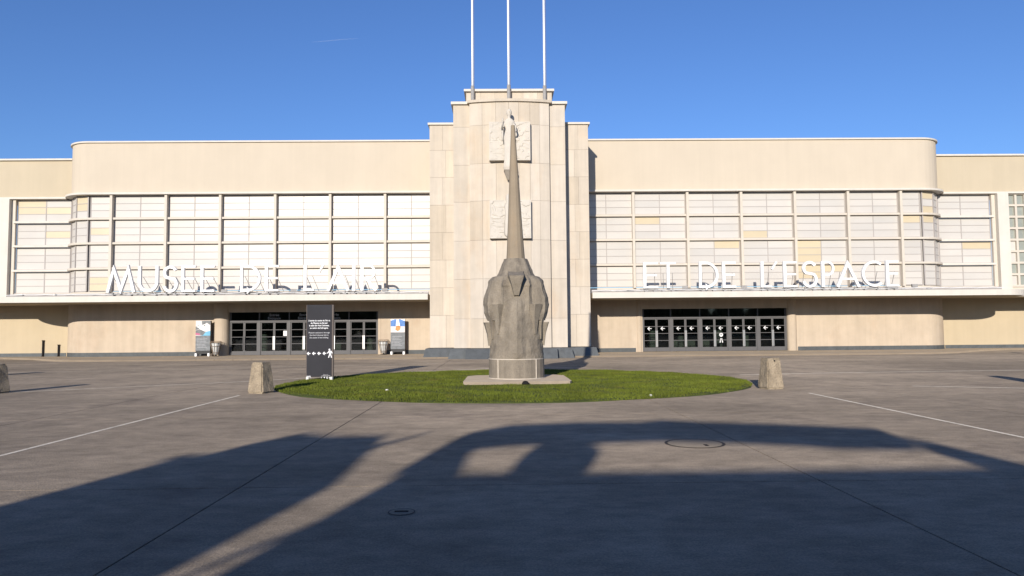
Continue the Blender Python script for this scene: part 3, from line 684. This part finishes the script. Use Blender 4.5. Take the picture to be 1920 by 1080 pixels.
def facet(i, z):      # flat facets between 36 arrises, roughened like tooled concrete
    k_, f_ = divmod(i, sub); f_ /= sub
    a0, a1 = k_*360/nth, (k_+1)*360/nth
    p = Vector((srf(a0, z)*math.sin(R(a0)), -srf(a0, z)*math.cos(R(a0)), 0)).lerp(Vector((srf(a1, z)*math.sin(R(a1)), -srf(a1, z)*math.cos(R(a1)), 0)), f_)
    nv = noise.noise(Vector((p.x*5, p.y*5, z*5)))*.02+noise.noise(Vector((p.x*14, p.y*14, z*14)))*.011
    p *= 1+(nv/max(.3, p.length) if .73 < z < 3.74 else 0); return (MX+p.x, MY+p.y, z)
zz = []
for a_, b_ in zip(zs[:-1], zs[1:]):
    m_ = max(1, round((b_-a_)/.055)); zz += [a_+(b_-a_)*q/m_ for q in range(m_)]
zz.append(zs[-1])
rings = [[facet(i, z) for i in range(nth*sub)] for z in zz]
build('carved_body', MB().loft(rings), 'mono', mo)
def fin(th, zb, zt, r0_, r1_, hw_):
    c_, s_ = math.cos(R(th)), math.sin(R(th)); mb = MB()
    P = lambda r_, t_, z: (MX+r_*s_+t_*c_, MY-r_*c_+t_*s_, z)
    zm = (zb+zt)/2
    mb.loft([[P(r0_-.25, -hw_*.25, zb), P(r0_+.015, -hw_*.2, zb), P(r0_+.015, hw_*.2, zb), P(r0_-.25, hw_*.25, zb)],
             [P(r0_-.3, -hw_*.8, zm), P(r0_+(r1_-r0_)*.35, -hw_*.55, zm), P(r0_+(r1_-r0_)*.35, hw_*.55, zm), P(r0_-.3, hw_*.8, zm)],
             [P(r0_-.35, -hw_*1.1, zt), P(r1_, -hw_, zt), P(r1_, hw_, zt), P(r0_-.35, hw_*1.1, zt)]])
    build('feather_fin', mb, 'mono', mo)
for th in (84, -84): fin(th, 1.1, 1.81, .84, .99, .26)
for th in (44, -44, 136, -136): fin(th, 1.45, 2.34, .80, .95, .16)
for th in (63, -63): fin(th, 1.3, 2.05, .82, .93, .10)
for th, nm in ((0, 'beak'), (180, 'beak')):
    c_ = math.cos(R(th)); P = lambda t_, r_, z: (MX+t_*c_, MY-r_*c_, z)
    build(nm, MB().loft([[P(-.07, .60, 2.55), P(.07, .60, 2.55), P(.07, .80, 2.6), P(-.07, .80, 2.6)],
          [P(-.17, .5, 2.9), P(.17, .5, 2.9), P(.15, .96, 2.95), P(-.15, .96, 2.95)],
          [P(-.27, .4, 3.14), P(.27, .4, 3.14), P(.22, 1.02, 3.17), P(-.22, 1.02, 3.17)],
          [P(-.25, .4, 3.35), P(.25, .4, 3.35), P(.21, .58, 3.30), P(-.21, .58, 3.30)]]), 'mono', mo)
sp = [(.285, 3.75), (.262, 4.1), (.225, 4.75), (.19, 5.4), (.155, 6.1), (.118, 6.8), (.085, 7.4), (.06, 7.92), (.045, 7.96)]
for k_, (a_, b_) in enumerate(zip(sp[:-2], sp[1:-1])):
    seg = MB().loft([[(MX-.012*(z-3.75)+r_*math.cos(2*math.pi*i/14), MY+r_*math.sin(2*math.pi*i/14), z) for i in range(14)] for r_, z in ((a_[0], a_[1]+.0005), (b_[0]+.0005, b_[1]-.0005))])
    build('spire_stone', seg, 'spire', mo, smooth=False)

# small things on the lawn
t = tag(build('scrap', MB().lathe([(.03, .05), (.045, .06), (.03, .085), (.01, .09)], -2.95, 18.6, 6), 'scrap'), 'small pale scrap lying on the left part of the lawn', 'litter')
t = tag(build('scrap', MB().lathe([(.03, .0), (.045, .03), (.03, .07), (.01, .08)], 3.42, 16.55, 6), 'scrap'), 'tiny white scrap on the front right rim of the lawn', 'litter')
t = tag(build('stone_lump', MB().lathe([(.09, .03), (.11, .08), (.07, .14), (.02, .16)], .66, 20.12, 7), 'dark'), 'small dark lump against the front edge of the monument slab', 'stone')

# ------------------------------------------------------------------ bollards
def bollard(x, y, rz, w0, w1, h_, label, hole=None, seed=0, wd=None):
    t = thing('bollard', (x, y, 0), label, 'bollard', 'stubby concrete bollards round the forecourt')
    bm = bmesh.new(); bmesh.ops.create_cube(bm, size=1); bmesh.ops.bevel(bm, geom=list(bm.edges), offset=.06, segments=2, affect='EDGES')
    bmesh.ops.subdivide_edges(bm, edges=[e for e in bm.edges if e.calc_length() > .3], cuts=9, use_grid_fill=True)
    for v in bm.verts:
        z = v.co.z+.5; w_ = w0+(w1-w0)*z; nv = noise.noise_vector(Vector((v.co.x*3+seed, v.co.y*3, z*4)))*.012+noise.noise_vector(Vector((v.co.x*11+seed, v.co.y*11, z*12)))*.006
        v.co = Vector((v.co.x*w_, v.co.y*w_*(.92), z*h_-.002))+nv*(1 if z > .02 else .3)
    bmesh.ops.rotate(bm, verts=bm.verts, cent=(0,0,0), matrix=Matrix.Rotation(rz, 3, 'Z'))
    me = bpy.data.meshes.new('block'); bm.to_mesh(me); bm.free(); me.materials.append(M['bollard'])
    o = link(bpy.data.objects.new('block', me), t, (x, y, 0))
    if hole:
        build('hole', MB().lathe([(.02, -.005), (.02, .005)], 0, 0, 10), 'dark', t)
        ho = t.children[-1]; ho.rotation_euler = (R(84), 0, 0); ho.location = Vector(hole)
bollard(-6.25, 18.85, R(-24), .52, .35, .80, 'weathered concrete bollard left of the dark sign at the lawn edge', (.10, -.20, .68), 1)
bollard(6.98, 18.62, R(14), .50, .36, .80, 'pale concrete bollard with small hole right of the lawn', (.04, -.19, .73), 5)
bollard(-13.62, 19.6, R(-20), .54, .40, .78, 'concrete bollard cut off by the left edge of the photo', None, 9)
bollard(-19.6, 27.0, R(10), .60, .42, .78, 'concrete bollard standing outside the left of the photo', None, 13)
bollard(14.72, 19.2, R(-5), .60, .42, .86, 'concrete bollard standing outside the right of the photo', None, 17)
bollard(29.4, 39.0, R(-5), .60, .42, .78, 'concrete bollard far out at the right kerb outside the photo', None, 21)

# ------------------------------------------------------------------ sign
sx0, sx1, sy = -6.215, -5.355, 23.0
sg = thing('direction_sign', ((sx0+sx1)/2, sy, .04), 'tall charcoal direction sign with white text, arrows and walking figure on the lawn', 'sign')
bx('panel', 'charcoal', sg, sx0+.02, sx1-.05, sy, sy+.12, .14, 2.43, bevel=.004)
bx('edge_strip', 'brownedge', sg, sx1-.049, sx1, sy+.01, sy+.11, .14, 2.43); bx('edge_strip', 'brownedge', sg, sx0, sx0+.019, sy+.01, sy+.11, .14, 2.43)
bx('foot', 'scrap', sg, sx0+.01, sx0+.09, sy-.03, sy+.15, .02, .139); bx('foot', 'scrap', sg, sx1-.10, sx1-.02, sy-.03, sy+.15, .02, .139)
smx = (sx0+sx1)/2-.01; PX = 1/58.5      # one photo pixel on the sign
zrow = lambda y_: 1.6+(620.0-y_)*PX*1.0
fr_ = ["L'entrée du musée de l'Air et", "de l'Espace se fait par", "la salle des Huit Colonnes,", "au centre de l'aérogare."]
en_ = ["Museum entrance is through", "the Huit Colonnes hall, in", "the centre of the building."]
for i, s_ in enumerate(fr_): text(s_, .066, smx-.01, sy-.004, zrow(602.2+i*4.6), 'print', sg, bold=.002, wide=(.88, .95, .90, .92)[i])
for i, s_ in enumerate(en_): text(s_, .062, smx-.01, sy-.004, zrow(624.6+i*4.6), 'printdim', sg, bold=.001, wide=.93)
za = zrow(662)
for i in range(4):
    ax = smx-.345+i*.167; mb = MB()
    mb.add([(ax+u, sy-.004, za+v) for u, v in ((-.055, 0), (0, .055), (.02, .035), (.004, .018), (.065, .012), (.065, -.012), (.004, -.018), (.02, -.035), (0, -.055))], [tuple(range(9))])
    build('arrow', mb, 'print', sg)
wx_, wz_ = smx+.335, za
wk = MB(); nn = 12
wk.add([(wx_-.015+.028*math.cos(2*math.pi*q/nn), sy-.004, wz_+.118+.03*math.sin(2*math.pi*q/nn)) for q in range(nn)], [tuple(range(nn))])
wk.add([(wx_+u, sy-.0045, wz_+v) for u, v in ((-.025, .08), (.03, .085), (.045, .0), (.03, -.03), (-.02, -.03), (-.025, .0))], [tuple(range(6))])
for pts in ([(-.02, .075), (-.06, .02), (-.085, .0)], [(.03, .075), (.06, .03), (.08, .0)], [(-.003, -.025), (-.025, -.085), (-.04, -.14)], [(.02, -.025), (.04, -.085), (.055, -.14)]):
    wk.stroke([(wx_+u, wz_+v) for u, v in pts], .03, sy-.007, sy-.006)
build('walking_figure', wk, 'print', sg)
zi = zrow(707)
text('musée', .05, smx-.40, sy-.004, zi+.035, 'print', sg, 'LEFT', bold=.002); text('air espace', .036, smx-.40, sy-.004, zi-.005, 'print', sg, 'LEFT', bold=.001)
text('Suivez-nous', .034, smx+.21, sy-.004, zi+.088, 'printdim', sg); text('museeairespace.fr', .036, smx+.21, sy-.004, zi+.052, 'print', sg, wide=1.05)
text('f', .07, smx+.07, sy-.004, zi-.02, 'print', sg, bold=.002)
ic = MB(); ic.add([(smx+.165+u, sy-.004, zi+v) for u, v in ((-.03, .025), (.03, .025), (0, -.022))], [(0, 1, 2)])
build('icon', ic, 'print', sg); ic = MB()
ic.stroke([(smx+.255+u, zi+v) for u, v in ((-.02, -.02), (.02, -.02), (.02, .02), (-.02, .02))], .013, sy-.005, sy-.003, closed=True)
build('icon', ic, 'print', sg); ic = MB()
ic.box(smx+.32, smx+.385, sy-.005, sy-.003, zi-.022, zi+.024)
build('icon', ic, 'print', sg)

# ------------------------------------------------------------------ poster stands
def poster(x0, x1, y, label, kind):
    t = thing('poster_stand', ((x0+x1)/2, y, .075), label, 'poster stand', 'poster stands beside the left entrance')
    bx('panel', 'black', t, x0+.01, x1, y, y+.22, .22, 2.28); 
    for a_ in (x0, x1-.12): bx('foot', 'letter', t, a_, a_+.12, y-.12, y+.3, .075, .26)
    w_ = x1-x0; zt = 2.30; zm = 1.36 if kind == 1 else 1.46
    art = bx('artwork', 'pale', t, x0, x1, y-.02, y-.003, zm, zt)
    bx('information_panel', 'pgrey', t, x0, x1, y-.02, y-.003, .42, zm-.003)
    q = lambda P_, m_, nm, d_=.024: build(nm, MB().add([(x0+u*w_, y-d_, zm+v*(zt-zm)) for u, v in P_], [tuple(range(len(P_)))]), m_, art)
    if kind == 1:
        q([(0, .05), (.5, .02), (.7, .25), (.3, .42), (0, .35)], 'pgrey', 'colour_field'); q([(0, .05), (.3, .03), (.3, .14), (0, .2)], 'pink', 'colour_field', .026); q([(.3, .0), (1, 0), (1, .32), (.72, .26), (.5, .03)], 'cyan', 'colour_field')
        q([(0, .38), (.3, .44), (.55, .55), (.2, .68), (0, .6)], 'pgrey', 'colour_field'); q([(.45, .62), (.75, .86), (.98, .7), (1, .98), (.4, .98)], 'pgrey', 'colour_field', .022)
        q([(.05, .60), (.6, .28), (.7, .36), (.5, .52), (.8, .66), (.72, .78), (.5, .72)], 'letter', 'aircraft_shape', .027)
        q([(.58, .62), (.66, .62), (.66, .70), (.58, .70)], 'dark', 'colour_field', .03)
    else:
        q([(0, .45), (1, .45), (1, .98), (0, .98)], 'blue', 'colour_field'); q([(.42, .98), (.56, .98), (.66, .5), (.36, .5)], 'letter', 'white_shape', .027)
        q([(0, .88), (.3, .98), (0, .98)], 'letter', 'white_shape', .026); q([(.7, .98), (1, .84), (1, .98)], 'letter', 'white_shape', .026)
        q([(.34, .2), (.5, .1), (.66, .2), (.7, .42), (.56, .52), (.38, .48)], 'orange', 'orange_shape', .03)
    for i in range(7):
        bx('text_line', 'printdim', t, x0+.08, x0+(.8-.09*(i % 3))*w_, y-.023, y-.0205, .62+i*.095, .635+i*.095)
poster(-19.15, -18.24, 45.35, 'poster stand with grey and pink aircraft artwork beside the left column', 1)
poster(-6.96, -6.07, 45.35, 'poster stand with blue sky and orange artwork between entrance and tower', 2)

# wire litter bins
def bin_(x, y, label):
    t = thing('litter_bin', (x, y, .075), label, 'litter bin', 'wire litter bins beside the left entrance')
    rp = [(.17, .14), (.2, .3), (.27, .6), (.34, .82), (.36, .92), (.30, 1.0)]
    for i in range(12):
        a_ = 2*math.pi*i/12; build('wire', MB().tube([(x+r_*math.cos(a_), y+r_*math.sin(a_), z) for r_, z in rp], .011, 5), 'wire', t)
    for r_, z in ((.2, .3), (.30, .70), (.36, .92), (.30, 1.0)):
        build('hoop', MB().tube([(x+r_*math.cos(2*math.pi*i/20), y+r_*math.sin(2*math.pi*i/20), z) for i in range(21)], .013, 5), 'wire', t)
    build('bag', MB().lathe([(.05, .16), (.15, .2), (.19, .4), (.26, .7), (.28, .9)], x, y, 12), 'bag', t, smooth=True)
    build('foot', MB().lathe([(.2, .075), (.2, .10), (.05, .12), (.05, .17)], x, y, 12), 'dark', t)
bin_(-17.78, 45.1, 'wire litter bin with clear bag in front of the left entrance column')
bin_(-7.38, 45.2, 'wire litter bin with clear bag right of the left entrance doors')

# short posts near the left end
for x_, y_, h_, lab in ((-29.86, 47.31, 1.14, 'taller black post with flat cap in front of the far left wall'), (-28.85, 47.31, .85, 'shorter black post nearest the rounded wall corner at far left')):
    t = thing('barrier_post', (x_, y_, .075), lab, 'post', 'black posts at the far left wall')
    build('post', MB().lathe([(.05, .07), (.05, h_-.05)], x_, y_, 12), 'dark', t); build('cap', MB().lathe([(.07, h_-.05), (.07, h_)], x_, y_, 12), 'dark', t)
    build('base', MB().lathe([(.08, .075), (.07, .1)], x_, y_, 12), 'dark', t)

# ------------------------------------------------------------------ invented objects behind the camera, shaped to throw the foreground shadows
LY0 = -12.0
kb = thing('shadow_block', (-3, LY0, 0), 'invented flat roofed block with raised outline behind the viewpoint, casting the foreground shadow', 'building')  # invented building, sized to cast the main foreground shadow
bx('wall', 'shop', kb, -5.93, 2.6, LY0, LY0-3.2, 0, 5.39)
rf = MB(); pr = [(-6.12, 6.04), (-6.07, 6.25), (-5.63, 6.47), (-4.54, 6.54), (-3.48, 6.52), (-3.12, 6.59), (-2.39, 6.5), (-1.17, 6.4), (-.16, 6.29), (.26, 6.24), (.33, 6.0), (.30, 5.78), (.2, 5.72), (-.81, 5.76), (-1.13, 5.82), (-2, 5.9), (-3.08, 5.97), (-4.1, 5.94), (-5.2, 5.9), (-5.62, 5.82), (-5.27, 5.38), (-6.05, 5.38)]  # added outline, traced back from the upper edge of the shadow
rf.add([(x_, LY0, z) for x_, z in pr]+[(x_, LY0-.12, z) for x_, z in pr], [tuple(range(len(pr))), tuple(range(2*len(pr)-1, len(pr)-1, -1))]+[(i, (i+1) % len(pr), len(pr)+(i+1) % len(pr), len(pr)+i) for i in range(len(pr))])
build('shadow_outline', rf, 'shop', kb)
build('shadow_bowl', MB().lathe([(.22, 5.39), (.36, 5.47), (.47, 5.66), (.48, 5.90), (.42, 6.0)], -4.48, LY0-.6, 16), 'shop', kb)  # added bowl that casts the round blob in the shadow
build('window', MB().box(-5, -2, LY0+.01, LY0+.03, 1.2, 3.2), 'gglass', kb); build('door', MB().box(-1, .1, LY0+.01, LY0+.04, 0, 2.2), 'dframe', kb)  # details of the invented building
pp = [(-9.2, 0), (-6.36, 0), (-6.40, 4.7), (-6.56, 5.39), (-7.0, 5.87), (-7.3, 6.19), (-8.13, 6.18), (-8.64, 6.27), (-8.95, 6.05), (-9.0, 5.8), (-9.2, 5.65)]
gp = MB().add([(x_, LY0, z) for x_, z in pp]+[(x_, LY0-.5, z) for x_, z in pp], [tuple(range(11)), tuple(range(21, 10, -1))]+[(i, (i+1) % 11, 11+(i+1) % 11, 11+i) for i in range(11)])
gt = thing('shadow_slab', (-7.8, LY0-1, 0), 'broad invented slab behind the viewpoint, outlined to cast the left foreground shadow', 'pier')  # invented slab, its profile follows the left shadow mass
build('shaft', gp, 'shop', gt)
build('shadow_spike', MB().tube([(-7.25, LY0-.1, 5.8), (-7.0, LY0-.1, 6.0), (-6.73, LY0-.1, 6.3)], [.10, .06, .02], 6), 'dark', gt)  # added spikes that cast the thin branch-like shadow tips
build('shadow_spike', MB().tube([(-9.1, LY0-.1, 5.7), (-9.25, LY0-.1, 5.74), (-9.42, LY0-.1, 5.72)], [.10, .08, .02], 6), 'dark', gt)
build('shadow_spike', MB().tube([(-8.8, LY0-.1, 6.15), (-8.7, LY0-.1, 6.25), (-8.68, LY0-.1, 6.37)], [.10, .07, .02], 6), 'dark', gt)
lp = thing('leaning_pole', (-6.3, LY0, 0), 'thin leaning pole between the added shadow casters behind the viewpoint', 'pole')
build('pole', MB().tube([(-6.6, LY0, 0), (-6.27, LY0, 4.2), (-6.05, LY0, 4.65), (-5.86, LY0, 4.85)], .045, 8), 'dark', lp)
tr = thing('shadow_tree', (2.2, LY0-1, 0), 'small bare tree invented behind the viewpoint to cast the branching shadow tips', 'tree')  # invented tree for the streaky right end of the shadow
build('trunk', MB().tube([(2.2, LY0-1, 0), (2.15, LY0-1, 2.5), (1.9, LY0-.9, 4.4), (1.3, LY0-.8, 5.5)], [.16, .13, .09, .05], 8), 'bark', tr)
rb = random.Random(4); br = MB()
for i in range(46):
    a0 = Vector((rb.uniform(1.1, 2.3), LY0-.9+rb.uniform(-.3, .3), rb.uniform(4.2, 5.4))); d_ = Vector((rb.uniform(-.9, .7), rb.uniform(-.3, .3), rb.uniform(.1, .8)))*rb.uniform(.5, 1.0)
    br.tube([a0, a0+d_*.5+Vector((0, 0, .05)), a0+d_], [.035, .022, .008], 5)
for i in range(44):  # branches laid along the streaks of the wanted shadow edge
    o1 = rb.uniform(-.32, .22); k1 = rb.uniform(.55, 1.05)
    a0 = Vector((1.3+rb.uniform(-.1, .2), LY0-.3, 4.95+o1*.4)); a1 = Vector((1.3-1.05*k1+rb.uniform(-.08, .08), LY0-.3, 4.95+1.08*k1+o1*.6))
    br.tube([a0, (a0+a1)/2+Vector((rb.uniform(-.06, .06), 0, rb.uniform(-.05, .05))), a1], [.05, .04, .012], 5)
build('branch', br, 'bark', tr)

M['wood'] = mat('winter_tree_mass', (.05, .055, .03), .95, .4, .8)
wd = MB(); rw = random.Random(2)
for i in range(44):
    cx_, cy_, h_ = -150+i*7+rw.uniform(-2, 2), -75+rw.uniform(-6, 6), rw.uniform(7, 11); k0 = len(wd.v); rr_ = rw.uniform(4, 6)
    rg = []
    for q, (a_, b_) in enumerate(((.5, 0), (.9, .12), (1, .35), (.95, .6), (.7, .85), (.15, 1))):
        rg.append([(cx_+rr_*a_*(1+.25*(rw.random()-.5))*math.cos(t*math.pi/6), cy_+rr_*a_*(1+.25*(rw.random()-.5))*math.sin(t*math.pi/6), h_*b_*(1+.08*(rw.random()-.5))) for t in range(12)])
    wd.loft(rg)
tag(build('added_tree_belt', wd, 'wood'), 'dark belt of trees added far behind the viewpoint for darker glass reflections', 'trees', kind='stuff')  # unseen trees added to darken what the door glass reflects
# faint vapour trail
d = lambda px, py, Y: tuple((fw*F+rt*(px-960)-up*(py-540))*(Y/(fw*F+rt*(px-960)-up*(py-540)).y)+Vector((0, 0, EYE)))
tag(build('contrail', MB().tube([d(585, 79, 3000), d(610, 77, 3000), d(640, 74, 3000), d(672, 72, 3000)], [.5, 1.8, 1.8, .5], 8), 'cloudwisp'), 'faint thin vapour trail in the sky left of the flagpoles', 'contrail', kind='stuff')
